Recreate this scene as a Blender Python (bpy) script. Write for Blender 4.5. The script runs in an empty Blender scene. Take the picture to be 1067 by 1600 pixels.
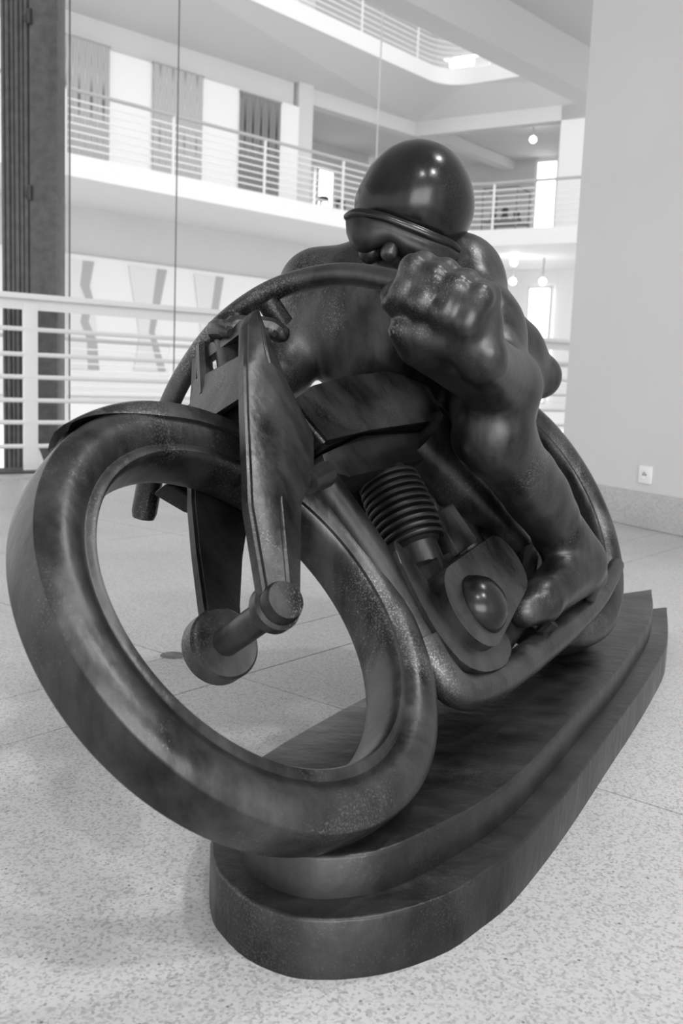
import bpy, bmesh, math
import numpy as np
from mathutils import Vector, Matrix

S = bpy.context.scene
COL = S.collection
PI = math.pi
V = Vector

# ------------------------------------------------------------------ camera
PITCH, ROLL, CAM_H = math.radians(7.69), math.radians(2.23), 0.62
cam_d = bpy.data.cameras.new('camera')
cam = bpy.data.objects.new('camera', cam_d)
COL.objects.link(cam)
cf = V((0, math.cos(PITCH), -math.sin(PITCH)))
cu0 = V((0, math.sin(PITCH), math.cos(PITCH)))
cr0 = V((1, 0, 0))
cr = cr0 * math.cos(ROLL) + cu0 * math.sin(ROLL)
cu = cu0 * math.cos(ROLL) - cr0 * math.sin(ROLL)
m = Matrix((cr, cu, -cf)).transposed().to_4x4()
m.translation = V((0, 0, CAM_H))
cam.matrix_world = m
cam_d.sensor_fit = 'VERTICAL'
cam_d.sensor_height = 36.0
cam_d.lens = 36.0 * 1520 / 1600
cam_d.clip_start = 0.02
cam_d.clip_end = 200
cam_d.dof.use_dof = True
cam_d.dof.focus_distance = 1.4
cam_d.dof.aperture_fstop = 8.0
S.camera = cam

# ------------------------------------------------------------------ light
w = bpy.data.worlds.new('world')
S.world = w
w.use_nodes = True
w.node_tree.nodes['Background'].inputs[0].default_value = (1, 1, 1, 1)
w.node_tree.nodes['Background'].inputs[1].default_value = 0.95
S.view_settings.view_transform = 'Standard'
S.view_settings.look = 'None'
S.view_settings.gamma = 1.0
S.view_settings.use_curve_mapping = False
S.view_settings.exposure = 0.62

def spot(name, loc, target, power, size=0.12, ang=75, blend=0.6):
    l = bpy.data.lights.new(name, 'SPOT')
    l.energy = power; l.shadow_soft_size = size
    l.spot_size = math.radians(ang); l.spot_blend = blend
    o = bpy.data.objects.new(name, l); COL.objects.link(o)
    o.location = loc
    o.rotation_euler = (V(target) - V(loc)).to_track_quat('-Z', 'Y').to_euler()
    return o
spot('ceiling_spotlight', (1.9, -0.4, 3.7), (0.0, 1.5, 0.4), 130)
spot('ceiling_spotlight', (1.6, 1.9, 3.7), (0.1, 1.7, 0.4), 80)
spot('ceiling_spotlight', (0.6, -1.2, 3.7), (0.2, 2.0, 0.3), 80)
# daylight of the window bay behind the photographer
wl = bpy.data.lights.new('window_daylight', 'AREA'); wl.shape = 'RECTANGLE'; wl.size = 4.5; wl.size_y = 2.4; wl.energy = 170
wo = bpy.data.objects.new('window_daylight', wl); COL.objects.link(wo); wo.location = (1.6, -4.6, 1.9)
wo.rotation_euler = (V((.8, 3.0, .9)) - V((1.6, -4.6, 1.9))).to_track_quat('-Z', 'Y').to_euler()

# ------------------------------------------------------------------ materials
def new_mat(name):
    mt = bpy.data.materials.new(name); mt.use_nodes = True
    nt = mt.node_tree
    return mt, nt, nt.nodes['Principled BSDF']

def grey(name, v, rough=0.6, metallic=0.0, emit=0.0, vary=0.0, scale=6.0, bump=0.0, bscale=60.0):
    mt, nt, b = new_mat(name)
    b.inputs['Base Color'].default_value = (v, v, v, 1)
    b.inputs['Roughness'].default_value = rough
    b.inputs['Metallic'].default_value = metallic
    if emit:
        b.inputs['Emission Color'].default_value = (1, 1, 1, 1)
        b.inputs['Emission Strength'].default_value = emit
    g = nt.nodes.new('ShaderNodeNewGeometry')
    if vary:
        n = nt.nodes.new('ShaderNodeTexNoise'); n.inputs['Scale'].default_value = scale
        n.inputs['Detail'].default_value = 5
        r = nt.nodes.new('ShaderNodeValToRGB')
        a, c = v * (1 - vary), min(1, v * (1 + vary))
        r.color_ramp.elements[0].color = (a, a, a, 1); r.color_ramp.elements[1].color = (c, c, c, 1)
        r.color_ramp.elements[0].position = .3; r.color_ramp.elements[1].position = .7
        nt.links.new(g.outputs['Position'], n.inputs['Vector'])
        nt.links.new(n.outputs['Fac'], r.inputs['Fac'])
        nt.links.new(r.outputs['Color'], b.inputs['Base Color'])
    if bump:
        n2 = nt.nodes.new('ShaderNodeTexNoise'); n2.inputs['Scale'].default_value = bscale
        bp = nt.nodes.new('ShaderNodeBump'); bp.inputs['Strength'].default_value = bump
        bp.inputs['Distance'].default_value = 0.004
        nt.links.new(g.outputs['Position'], n2.inputs['Vector'])
        nt.links.new(n2.outputs['Fac'], bp.inputs['Height'])
        nt.links.new(bp.outputs['Normal'], b.inputs['Normal'])
    return mt

def bronze(name, lo, hi, stretch=(1, 1, 0.25), scale=9.0, rough=(0.22, 0.5), bump=0.25, speck=0.10):
    mt, nt, b = new_mat(name)
    L = nt.links.new
    g = nt.nodes.new('ShaderNodeNewGeometry')
    mp = nt.nodes.new('ShaderNodeMapping'); mp.inputs['Scale'].default_value = stretch
    L(g.outputs['Position'], mp.inputs['Vector'])
    n1 = nt.nodes.new('ShaderNodeTexNoise'); n1.inputs['Scale'].default_value = scale
    n1.inputs['Detail'].default_value = 7; n1.inputs['Roughness'].default_value = .62
    L(mp.outputs['Vector'], n1.inputs['Vector'])
    r1 = nt.nodes.new('ShaderNodeValToRGB')
    r1.color_ramp.elements[0].position = .32; r1.color_ramp.elements[0].color = (lo, lo, lo, 1)
    r1.color_ramp.elements[1].position = .78; r1.color_ramp.elements[1].color = (hi, hi, hi, 1)
    L(n1.outputs['Fac'], r1.inputs['Fac'])
    # pale powdery patina flecks gathered in patches
    n2 = nt.nodes.new('ShaderNodeTexNoise'); n2.inputs['Scale'].default_value = 420
    n2.inputs['Detail'].default_value = 3
    L(g.outputs['Position'], n2.inputs['Vector'])
    n3 = nt.nodes.new('ShaderNodeTexNoise'); n3.inputs['Scale'].default_value = 7
    n3.inputs['Detail'].default_value = 4
    L(g.outputs['Position'], n3.inputs['Vector'])
    mu = nt.nodes.new('ShaderNodeMath'); mu.operation = 'MULTIPLY'
    L(n2.outputs['Fac'], mu.inputs[0]); L(n3.outputs['Fac'], mu.inputs[1])
    r2 = nt.nodes.new('ShaderNodeValToRGB')
    r2.color_ramp.elements[0].position = .31; r2.color_ramp.elements[1].position = .46
    L(mu.outputs[0], r2.inputs['Fac'])
    mx = nt.nodes.new('ShaderNodeMixRGB'); mx.blend_type = 'MIX'
    sc = nt.nodes.new('ShaderNodeMath'); sc.operation = 'MULTIPLY'; sc.inputs[1].default_value = .8
    L(r2.outputs['Color'], sc.inputs[0]); L(sc.outputs[0], mx.inputs['Fac'])
    L(r1.outputs['Color'], mx.inputs['Color1'])
    mx.inputs['Color2'].default_value = (hi + speck, hi + speck, hi + speck, 1)
    L(mx.outputs['Color'], b.inputs['Base Color'])
    mr = nt.nodes.new('ShaderNodeMapRange')
    mr.inputs['From Min'].default_value = .3; mr.inputs['From Max'].default_value = .7
    mr.inputs['To Min'].default_value = rough[0]; mr.inputs['To Max'].default_value = rough[1]
    L(n1.outputs['Fac'], mr.inputs['Value']); L(mr.outputs['Result'], b.inputs['Roughness'])
    b.inputs['Metallic'].default_value = 0.8
    bp = nt.nodes.new('ShaderNodeBump'); bp.inputs['Strength'].default_value = bump
    bp.inputs['Distance'].default_value = .003
    n4 = nt.nodes.new('ShaderNodeTexNoise'); n4.inputs['Scale'].default_value = 45
    n4.inputs['Detail'].default_value = 6
    L(mp.outputs['Vector'], n4.inputs['Vector']); L(n4.outputs['Fac'], bp.inputs['Height'])
    L(bp.outputs['Normal'], b.inputs['Normal'])
    return mt

BR = bronze('bronze', 0.014, 0.115, stretch=(1, 1, .4), scale=14, rough=(.26, .48), bump=.35)
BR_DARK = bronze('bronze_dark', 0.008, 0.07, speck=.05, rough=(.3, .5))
BR_BASE = bronze('bronze_base', 0.012, 0.075, stretch=(.7, 1, .5), scale=10, rough=(.24, .48), bump=.5, speck=.03)
BR_HELM = bronze('bronze_polished', 0.010, 0.05, stretch=(1, 1, .35), rough=(.13, .3), bump=.10, speck=.03)

def terrazzo():
    mt, nt, b = new_mat('terrazzo'); L = nt.links.new
    g = nt.nodes.new('ShaderNodeNewGeometry')
    v1 = nt.nodes.new('ShaderNodeTexVoronoi'); v1.inputs['Scale'].default_value = 300
    v2 = nt.nodes.new('ShaderNodeTexVoronoi'); v2.inputs['Scale'].default_value = 75
    n = nt.nodes.new('ShaderNodeTexNoise'); n.inputs['Scale'].default_value = 2.2; n.inputs['Detail'].default_value = 6
    for x in (v1, v2, n): L(g.outputs['Position'], x.inputs['Vector'])
    r1 = nt.nodes.new('ShaderNodeValToRGB')     # colour of each chip
    r1.color_ramp.elements[0].position = .0; r1.color_ramp.elements[0].color = (.27, .27, .27, 1)
    r1.color_ramp.elements[1].position = .55; r1.color_ramp.elements[1].color = (.54, .54, .54, 1)
    L(v1.outputs['Color'], r1.inputs['Fac'])
    r2 = nt.nodes.new('ShaderNodeValToRGB')     # a few large dark chips
    r2.color_ramp.elements[0].position = .10; r2.color_ramp.elements[0].color = (.35, .35, .35, 1)
    r2.color_ramp.elements[1].position = .16; r2.color_ramp.elements[1].color = (1, 1, 1, 1)
    L(v2.outputs['Distance'], r2.inputs['Fac'])
    sp = nt.nodes.new('ShaderNodeSeparateColor'); L(v2.outputs['Color'], sp.inputs[0])
    gt = nt.nodes.new('ShaderNodeMath'); gt.operation = 'GREATER_THAN'; gt.inputs[1].default_value = .86
    L(sp.outputs[0], gt.inputs[0])
    m1 = nt.nodes.new('ShaderNodeMixRGB'); m1.blend_type = 'MULTIPLY'
    L(gt.outputs[0], m1.inputs['Fac']); L(r1.outputs['Color'], m1.inputs['Color1']); L(r2.outputs['Color'], m1.inputs['Color2'])
    r3 = nt.nodes.new('ShaderNodeValToRGB')
    r3.color_ramp.elements[0].position = .3; r3.color_ramp.elements[0].color = (.84, .84, .84, 1)
    r3.color_ramp.elements[1].position = .7; r3.color_ramp.elements[1].color = (1, 1, 1, 1)
    L(n.outputs['Fac'], r3.inputs['Fac'])
    m2 = nt.nodes.new('ShaderNodeMixRGB'); m2.blend_type = 'MULTIPLY'; m2.inputs['Fac'].default_value = 1
    L(m1.outputs['Color'], m2.inputs['Color1']); L(r3.outputs['Color'], m2.inputs['Color2'])
    L(m2.outputs['Color'], b.inputs['Base Color'])
    b.inputs['Roughness'].default_value = .38
    return mt
M_TERR = terrazzo()
M_WALL = grey('wall_paint', .60, .8, vary=.02, scale=2)
M_WHITE = grey('white_paint', .82, .7)
M_WALL2 = grey('gallery_plaster', .66, .8, vary=.02, scale=1)
M_SOFFIT = grey('soffit_plaster', .62, .85)
M_PART = grey('partition_paint', .88, .75)
M_RAIL = grey('rail_enamel', .80, .35)
M_RAILD = grey('rail_grey_enamel', .42, .5)
M_JOINT = grey('joint_mortar', .22, .9)
M_STEELD = grey('dark_steel', .085, .45, .2, vary=.25, scale=18)
M_KERB = grey('kerb_dark', .05, .6, vary=.2)
M_CABLE = grey('cable_steel', .12, .4, .5)
M_CABLE_L = grey('cable_pale', .55, .4)
M_PLATE = grey('outlet_plastic', .78, .35)
M_HOLE = grey('outlet_hole', .03, .6)
M_LAMP = grey('lamp_glow', .9, .5, emit=14)
M_LAMPB = grey('lamp_body', .35, .5)
M_WIN = grey('window_glow', .9, .4, emit=1.6)
M_STRIPE = grey('print_grey', .45, .8)
M_STRIPE2 = grey('print_pale', .78, .8)
M_BLACK = grey('black_plastic', .03, .5)
M_CASE = grey('case_metal', .2, .5)
M_PLUG = grey('plug_mortar', .16, .9, vary=.3, scale=40)

def tapestry_mat(name, lo, hi, cols, rows, dark):
    mt, nt, b = new_mat(name); L = nt.links.new
    tc = nt.nodes.new('ShaderNodeTexCoord')
    sx = nt.nodes.new('ShaderNodeSeparateXYZ'); L(tc.outputs['Generated'], sx.inputs[0])
    def math_(op, a, bb=None, c=None):
        n = nt.nodes.new('ShaderNodeMath'); n.operation = op
        for i, q in enumerate((a, bb, c)):
            if q is None: continue
            if isinstance(q, (int, float)): n.inputs[i].default_value = q
            else: L(q, n.inputs[i])
        return n.outputs[0]
    u = math_('ABSOLUTE', math_('SUBTRACT', math_('FRACT', math_('MULTIPLY', sx.outputs['X'], cols)), .5))   # 0 centre .. .5
    vv = math_('ABSOLUTE', math_('SUBTRACT', math_('FRACT', math_('MULTIPLY', sx.outputs['Z'], rows)), .5))
    dia = math_('ADD', math_('MULTIPLY', u, 1.6), vv)
    br = math_('FRACT', math_('MULTIPLY', dia, 3.0))
    rp = nt.nodes.new('ShaderNodeValToRGB')
    e = rp.color_ramp.elements
    e[0].position = 0; e[0].color = (lo, lo, lo, 1)
    e[1].position = 1; e[1].color = (hi, hi, hi, 1)
    k = e.new(.5); q = (lo + hi) / 2; k.color = (q, q, q, 1)
    L(br, rp.inputs['Fac'])
    tip = math_('LESS_THAN', dia, .22)
    mx = nt.nodes.new('ShaderNodeMixRGB'); L(tip, mx.inputs['Fac'])
    L(rp.outputs['Color'], mx.inputs['Color1']); mx.inputs['Color2'].default_value = (dark, dark, dark, 1)
    L(mx.outputs['Color'], b.inputs['Base Color']); b.inputs['Roughness'].default_value = .95
    return mt

# ------------------------------------------------------------------ mesh helpers
def world_of(o):
    t = V((0, 0, 0))
    while o is not None:
        t = t + o.location; o = o.parent
    return t

def mesh_obj(name, verts, faces, mat, parent=None, smooth=True, angle=35):
    me = bpy.data.meshes.new(name)
    off = world_of(parent)
    me.from_pydata([tuple(V(v) - off) for v in verts], [], faces)
    me.materials.append(mat)
    bm = bmesh.new(); bm.from_mesh(me)
    bmesh.ops.recalc_face_normals(bm, faces=bm.faces); bm.to_mesh(me); bm.free()
    if smooth:
        me.polygons.foreach_set('use_smooth', [True] * len(me.polygons))
        me.set_sharp_from_angle(angle=math.radians(angle))
    o = bpy.data.objects.new(name, me); COL.objects.link(o)
    if parent is not None: o.parent = parent
    return o

def bm_obj(name, bm, mat, parent=None, smooth=True, angle=35):
    bmesh.ops.recalc_face_normals(bm, faces=bm.faces)
    vs = [v.co.copy() for v in bm.verts]; bm.verts.index_update()
    fs = [[v.index for v in f.verts] for f in bm.faces]; bm.free()
    return mesh_obj(name, vs, fs, mat, parent, smooth, angle)

def struct(o):
    o['kind'] = 'structure'; return o
def tag(o, label, cat, group=None):
    o['label'] = label; o['category'] = cat
    if group: o['group'] = group
    return o
def empty(name, loc):
    o = bpy.data.objects.new(name, None); COL.objects.link(o)
    o.empty_display_size = .1
    o.location = loc
    o.matrix_world = Matrix.Translation(V(loc))
    return o

def catmull(pts, n=8):
    P = [V(p) for p in pts]; out = []
    for i in range(len(P) - 1):
        a = P[max(i - 1, 0)]; b = P[i]; c = P[i + 1]; d = P[min(i + 2, len(P) - 1)]
        for k in range(n):
            t = k / n
            out.append(.5 * ((2 * b) + (c - a) * t + (2 * a - 5 * b + 4 * c - d) * t * t + (3 * b - a - 3 * c + d) * t ** 3))
    out.append(P[-1]); return out

def tube(path, radii, seg=12, cap=True, up=None, aspect=1.0, bm=None):
    """swept round (or oval) section; returns bmesh"""
    bm = bm or bmesh.new()
    P = [V(p) for p in path]; n = len(P)
    if isinstance(radii, (int, float)): radii = [radii] * n
    ref = V(up) if up else V((0, 0, 1))
    rings = []; prev = None
    for i in range(n):
        t = (P[min(i + 1, n - 1)] - P[max(i - 1, 0)]).normalized()
        if prev is None:
            s = t.cross(ref)
            if s.length < 1e-3: s = t.cross(V((1, 0, 0)))
            s.normalize()
        else:
            s = (prev - t * prev.dot(t)).normalized()
        prev = s; q = s.cross(t)
        rings.append([bm.verts.new(P[i] + radii[i] * (math.cos(a) * s + aspect * math.sin(a) * q))
                      for a in [2 * PI * k / seg for k in range(seg)]])
    for i in range(n - 1):
        for k in range(seg):
            bm.faces.new((rings[i][k], rings[i][(k + 1) % seg], rings[i + 1][(k + 1) % seg], rings[i + 1][k]))
    if cap:
        bm.faces.new(rings[0][::-1]); bm.faces.new(rings[-1])
    return bm

def lathe(center, axis, prof, seg=48, bm=None, closed=False):
    """prof: list of (radius, offset along axis)"""
    bm = bm or bmesh.new()
    n = V(axis).normalized(); a = n.cross(V((0, 0, 1)))
    if a.length < 1e-3: a = V((1, 0, 0))
    a.normalize(); b = a.cross(n)
    c = V(center); rings = []
    for r, o in prof:
        if r < 1e-6:
            rings.append([bm.verts.new(c + n * o)]); continue
        rings.append([bm.verts.new(c + n * o + r * (math.cos(2 * PI * k / seg) * a + math.sin(2 * PI * k / seg) * b)) for k in range(seg)])
    cnt = len(rings)
    for i in range(cnt if closed else cnt - 1):
        A, B = rings[i], rings[(i + 1) % cnt]
        for k in range(seg):
            k2 = (k + 1) % seg
            if len(A) == 1 and len(B) == 1: continue
            if len(A) == 1: bm.faces.new((A[0], B[k2], B[k]))
            elif len(B) == 1: bm.faces.new((A[k], A[k2], B[0]))
            else: bm.faces.new((A[k], A[k2], B[k2], B[k]))
    if not closed:
        for R in (rings[0], rings[-1]):
            if len(R) > 1: bm.faces.new(R)
    return bm

def prism_world(poly3, vec, bev=0.0, seg=2, bm=None):
    """closed polygon of world points extruded along vec, edges bevelled"""
    bm2 = bmesh.new()
    A = [bm2.verts.new(V(p)) for p in poly3]; B = [bm2.verts.new(V(p) + V(vec)) for p in poly3]
    n = len(A)
    bm2.faces.new(A[::-1]); bm2.faces.new(B)
    for i in range(n): bm2.faces.new((A[i], A[(i + 1) % n], B[(i + 1) % n], B[i]))
    if bev:
        bmesh.ops.bevel(bm2, geom=bm2.edges[:], offset=bev, segments=seg, profile=.6, affect='EDGES', clamp_overlap=True)
    return bm2

def box_world(c, ax, ay, az, bev=0.0):
    """centre and three half-vectors"""
    c, ax, ay, az = V(c), V(ax), V(ay), V(az)
    poly = [c - ax - ay - az, c + ax - ay - az, c + ax + ay - az, c - ax + ay - az]
    return prism_world(poly, az * 2, bev)

def flat_prism(poly2, z0, z1, bev=0.0):
    return prism_world([(x, y, z0) for x, y in poly2], (0, 0, z1 - z0), bev)

def wall_panel(p, q, z0, z1, th, bev=0.0):
    """vertical slab from p to q (xy), thickened to the left of p->q"""
    p, q = V((p[0], p[1], 0)), V((q[0], q[1], 0))
    d = (q - p).normalized(); n = V((-d.y, d.x, 0)) * th
    return prism_world([p + V((0, 0, z0)), q + V((0, 0, z0)), q + n + V((0, 0, z0)), p + n + V((0, 0, z0))], (0, 0, z1 - z0), bev)

# ================================================================== THE SETTING
G1 = V((math.sin(math.radians(39)), math.cos(math.radians(39)), 0))
G2 = V((G1.y, -G1.x, 0))

# floor of terrazzo slabs over a mortar bed
floor = struct(bm_obj('floor', flat_prism([(-7, -4), (5, -4), (7, 7), (3.4, 10.6), (2.9, 9.75), (-2.02, 5.95), (-7, 2.1)], -.35, -.004), M_JOINT, None, False))
def slab_line(p):                 # signed distance in front of the railing kerb
    a = V((-1.99, 5.77, 0)); d = V((.793, .609, 0)); n = V((.609, -.793, 0))
    return (V(p) - a).dot(n)
us = [1.40 + 1.115 * k for k in range(-5, 8)]
vs_ = [-5.5, -4.2, -2.9, -1.60, -1.394, -.10, 1.19, 2.49, 3.8]
tiles = {}
for i in range(len(us) - 1):
    for j in range(len(vs_) - 1):
        u0, u1, v0, v1 = us[i] + .002, us[i + 1] - .002, vs_[j] + .002, vs_[j + 1] - .002
        cs = [G1 * u0 + G2 * v0, G1 * u1 + G2 * v0, G1 * u1 + G2 * v1, G1 * u0 + G2 * v1]
        # clip the slab against the kerb line
        out = []
        for k in range(4):
            a, b = cs[k], cs[(k + 1) % 4]; da, db = slab_line(a), slab_line(b)
            if da >= 0: out.append(a)
            if da * db < 0: out.append(a + (b - a) * (da / (da - db)))
        if len(out) < 3: continue
        if not any(-6 < c.x < 6 and -1.0 < c.y < 9.5 for c in out): continue
        if len(out) == 4 and all(slab_line(c) > 0 for c in cs):
            key = (round(u1 - u0, 3), round(v1 - v0, 3))
            if key not in tiles:
                o = mesh_obj('terrazzo_tile', [c - cs[0] for c in cs] + [c - cs[0] - V((0, 0, .03)) for c in cs],
                             [(0, 1, 2, 3), (7, 6, 5, 4), (0, 4, 5, 1), (1, 5, 6, 2), (2, 6, 7, 3), (3, 7, 4, 0)], M_TERR, None, False)
                tiles[key] = o
            else:
                o = tiles[key].copy(); COL.objects.link(o)
            o.location = cs[0]; o.parent = floor
        else:
            bm = prism_world([c for c in out], (0, 0, -.03))
            o = bm_obj('terrazzo_tile', bm, M_TERR, floor, False)
plug = bm_obj('floor_plug', lathe((-.362, 2.10, -.001), (0, 0, 1), [(.0, .0022), (.028, .0022), (.030, 0.0)], 14), M_PLUG, floor)

# right wall pier with terrazzo skirting
WA, WB = V((1.125, 5.02, 0)), V((1.307, 4.649, 0))
wd = (V((1.503, 4.23, 0)) - V((1.125, 5.02, 0))).normalized()
wn = V((-wd.y, wd.x, 0))          # away from the camera side
if wn.x < 0: wn = -wn
WE = WA + wd * 6.0
wall_r = struct(bm_obj('wall_right', prism_world([WA, WE, WE + wn * .5, WA + wn * .5], (0, 0, 3.8)), M_WALL, None, False))
sk = -wn * .018
struct(bm_obj('baseboard_right', prism_world([WA + sk, WE + sk, WE, WA], (0, 0, .165), .008), M_TERR, None, True))

# beam and ceiling over the near side
bA, bdir = V((.328, 7.569, 0)), V((.664, .747, 0)).normalized()
bperp = V((-bdir.y, bdir.x, 0))
p0, p1 = bA - bdir * 10, bA + bdir * 4.2
struct(bm_obj('trim_1', prism_world([p0 + V((0, 0, 3.4)), p1 + V((0, 0, 3.4)), p1 + bperp * .26 + V((0, 0, 3.4)), p0 + bperp * .26 + V((0, 0, 3.4))], (0, 0, .75)), M_SOFFIT, None, False))
struct(bm_obj('ceiling', prism_world([(p0.x, p0.y, 3.8), (p1.x, p1.y, 3.8), (8, 6, 3.8), (6, -5, 3.8), (-6.5, -5, 3.8)], (0, 0, .23)), M_SOFFIT, None, False))

# opposite galleries -------------------------------------------------
D1 = V((.7126, .7016, 0)); N1 = V((-.7016, .7126, 0)); B0 = V((-4.667, 15.883, 0))
D2 = V((.856, -.517, 0)); N2 = V((.517, .856, 0))
CORN = V((2.131, 22.58, 0))
def gal(s, off=0, z=0): return B0 + D1 * s + N1 * off + V((0, 0, z))
def gal2(s, off=0, z=0): return CORN + D2 * s + N2 * off + V((0, 0, z))
def rounded(a, c, b, r, n=10):
    a, c, b = V(a), V(c), V(b)
    p = c + (a - c).normalized() * r; q = c + (b - c).normalized() * r
    out = [a]
    for k in range(n + 1):
        t = k / n
        out.append((1 - t) ** 2 * p + 2 * t * (1 - t) * c + t * t * q)
    out.append(b); return out
edge1 = rounded(gal(-7), CORN, gal2(7), 1.0)
c2 = V((2.13, 24.60, 0)); a2 = V((1.79, 24.178, 0)) - V((2.863, 3.41, 0)) * 2.2; b2 = V((2.45, 24.28, 0)) + V((.876, -.593, 0)) * 5
edge2 = rounded(a2, c2, b2, .8)
def gallery_slab(name, edge, z0, z1, back):
    pts = [V(p) for p in edge]
    a, b = pts[0], pts[-1]
    poly = [(p.x, p.y, z0) for p in pts] + [(b + N2 * back).to_tuple()[:2] + (z0,), (2.3, 34, z0), (a + N1 * back).to_tuple()[:2] + (z0,)]
    return struct(bm_obj(name, prism_world(poly, (0, 0, z1 - z0)), M_WHITE, None, False))
gallery_slab('floor_gallery_lower', edge1, -.25, .12, 9)
gallery_slab('floor_gallery_middle', edge1, 3.68, 4.03, 9)
gallery_slab('floor_gallery_upper', edge2, 7.70, 8.06, 9)
struct(bm_obj('ceiling_gallery_upper', flat_prism([tuple(gal(-9, 1.5))[:2], tuple(gal(10.5, 1.5))[:2], (9, 21.5), (14, 30), (2, 40), (-14, 24)], 11.4, 11.6), M_SOFFIT, None, False))
struct(bm_obj('floor_atrium', flat_prism([(-22, 2), (10, 2), (16, 30), (-6, 36), (-24, 20)], -4.4, -4.1), M_WALL2, None, False))

BK = 2.6
# soffit of the topmost gallery, falling slightly towards the wall behind
lc0 = gal(11.2, BK)
bk_pl = rounded(gal(-7, BK), lc0, lc0 + D2 * 8, .05, 10)
sv = [(p.x, p.y, 7.71) for p in edge2] + [(p.x, p.y, 7.14) for p in bk_pl] + [(p.x, p.y, 7.80) for p in edge2] + [(p.x, p.y, 7.30) for p in bk_pl]
ne = len(edge2); sf = []
for i in range(ne - 1):
    sf += [(i, i + 1, ne + i + 1, ne + i), (2 * ne + i, 3 * ne + i, 3 * ne + i + 1, 2 * ne + i + 1)]
struct(mesh_obj('ceiling_gallery_middle', sv, sf, M_SOFFIT, None, False))
def backwall(name, s0, s1, z0, z1, off=BK, mat=None, second=False):
    g = gal2 if second else gal
    a, b = g(s0, off), g(s1, off)
    return struct(bm_obj(name, wall_panel(a, b, z0, z1, .25), mat or M_WALL2, None, False))
backwall('wall_gallery_lower', -7, 13, -.0, 3.68)
backwall('wall_gallery_middle', -7, 7.11, 4.03, 7.7)
backwall('wall_gallery_upper', -7, 8.2, 8.06, 11.4, off=3.2)
# slim pillar, lintels and corner column of the middle gallery
backwall('trim_2', 7.18, 7.62, 4.03, 7.7, off=BK - .1)
struct(bm_obj('trim_3', wall_panel(gal(7.62, BK), gal(11.2, BK), 6.80, 7.7, .3), M_WALL2, None, False))
lc = gal(11.2, BK)
struct(bm_obj('trim_4', wall_panel(lc, lc + D2 * 8, 6.80, 7.7, .3), M_WALL2, None, False))
struct(bm_obj('trim_5', wall_panel(lc + D2 * 3.80, lc + D2 * 4.50, 4.03, 7.7, .4), M_WHITE, None, False))
# deep rooms behind the galleries
rb = lc + N2 * 5 + D2 * -2
struct(bm_obj('wall_room_middle', wall_panel(lc + N2 * 5.2 - D2 * 5, lc + N2 * 5.2 + D2 * 9, 4.03, 7.3, .2), M_WALL, None, False))
struct(bm_obj('ceiling_room_middle', prism_world([gal(7.0, BK + .3, 7.22), lc + N1 * .3 + V((0, 0, 7.22)), lc + D2 * 10 + N2 * .3 + V((0, 0, 7.22)), lc + D2 * 11 + N2 * 9 + V((0, 0, 7.22)), lc + N2 * 11 + N1 * 6 + V((0, 0, 7.22)), gal(4, 9, 7.22)], (0, 0, .2)), M_SOFFIT, None, False))
struct(bm_obj('trim_6', prism_world([lc + N1 * .3 + V((0, 0, 6.95)), lc + N1 * .3 + D2 * .35 + V((0, 0, 6.95)), lc + N2 * 5.2 + D2 * .6 + V((0, 0, 6.95)), lc + N2 * 5.2 + D2 * .25 + V((0, 0, 6.95))], (0, 0, .26)), M_WALL2, None, False))
struct(bm_obj('wall_room_side', wall_panel(gal(7.6, 6.5), gal(13.5, 6.5), 4.03, 7.45, .2), M_WALL2, None, False))
struct(bm_obj('wall_gallery_far', wall_panel(CORN + N2 * 4.5 - D2 * 1, CORN + N2 * 4.5 + D2 * 9, .0, 3.68, .2), M_PART, None, False))
struct(bm_obj('wall_gallery_end', wall_panel(CORN + N2 * 5 - D2 * 3, CORN + N2 * 5 + D2 * 9, 8.06, 11.4, .2), M_WALL2, None, False))

def lit_window(name, p, q, z0, z1, th=.06):
    fr = struct(bm_obj(name, wall_panel(p, q, z0, z1, th), M_WIN, None, False))
    p, q = V(p), V(q); d = (q - p).normalized(); n = V((d.y, -d.x, 0)) * .03
    for (a, b, c, e) in ((p - d * .05, p + d * .03, z0 - .05, z1 + .05), (q - d * .03, q + d * .05, z0 - .05, z1 + .05), (p, q, z1 - .02, z1 + .05), (p, q, z0 - .05, z0 + .02)):
        bm_obj('window_frame', wall_panel(V(a) + n, V(b) + n, c, e, th), M_WHITE, fr, False)
    return fr
WS = lc + N2 * 5.12
lit_window('window_1', WS + D2 * 1.33, WS + D2 * 1.95, 4.10, 7.10)
WS0 = CORN + N2 * 4.42
lit_window('window_2', WS0 + D2 * .34, WS0 + D2 * .95, .25, 3.22)
lit_window('window_3', gal(11.4, 6.4), gal(12.0, 6.4), 4.15, 6.5)

# white partitions that carry the hangings
for nm, s0, s1, z0, z1 in (('hanging_partition', -6, 7.13, 4.05, 6.60), ('display_partition', -6, 12, .13, 2.78)):
    o = bm_obj(nm, wall_panel(gal(s0, 2.42), gal(s1, 2.42), z0, z1, .12), M_PART, None, False)
    tag(o, 'long white partition behind the three patterned hangings upstairs' if z0 > 1 else 'long white display partition on the opposite lower gallery', 'partition')

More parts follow.
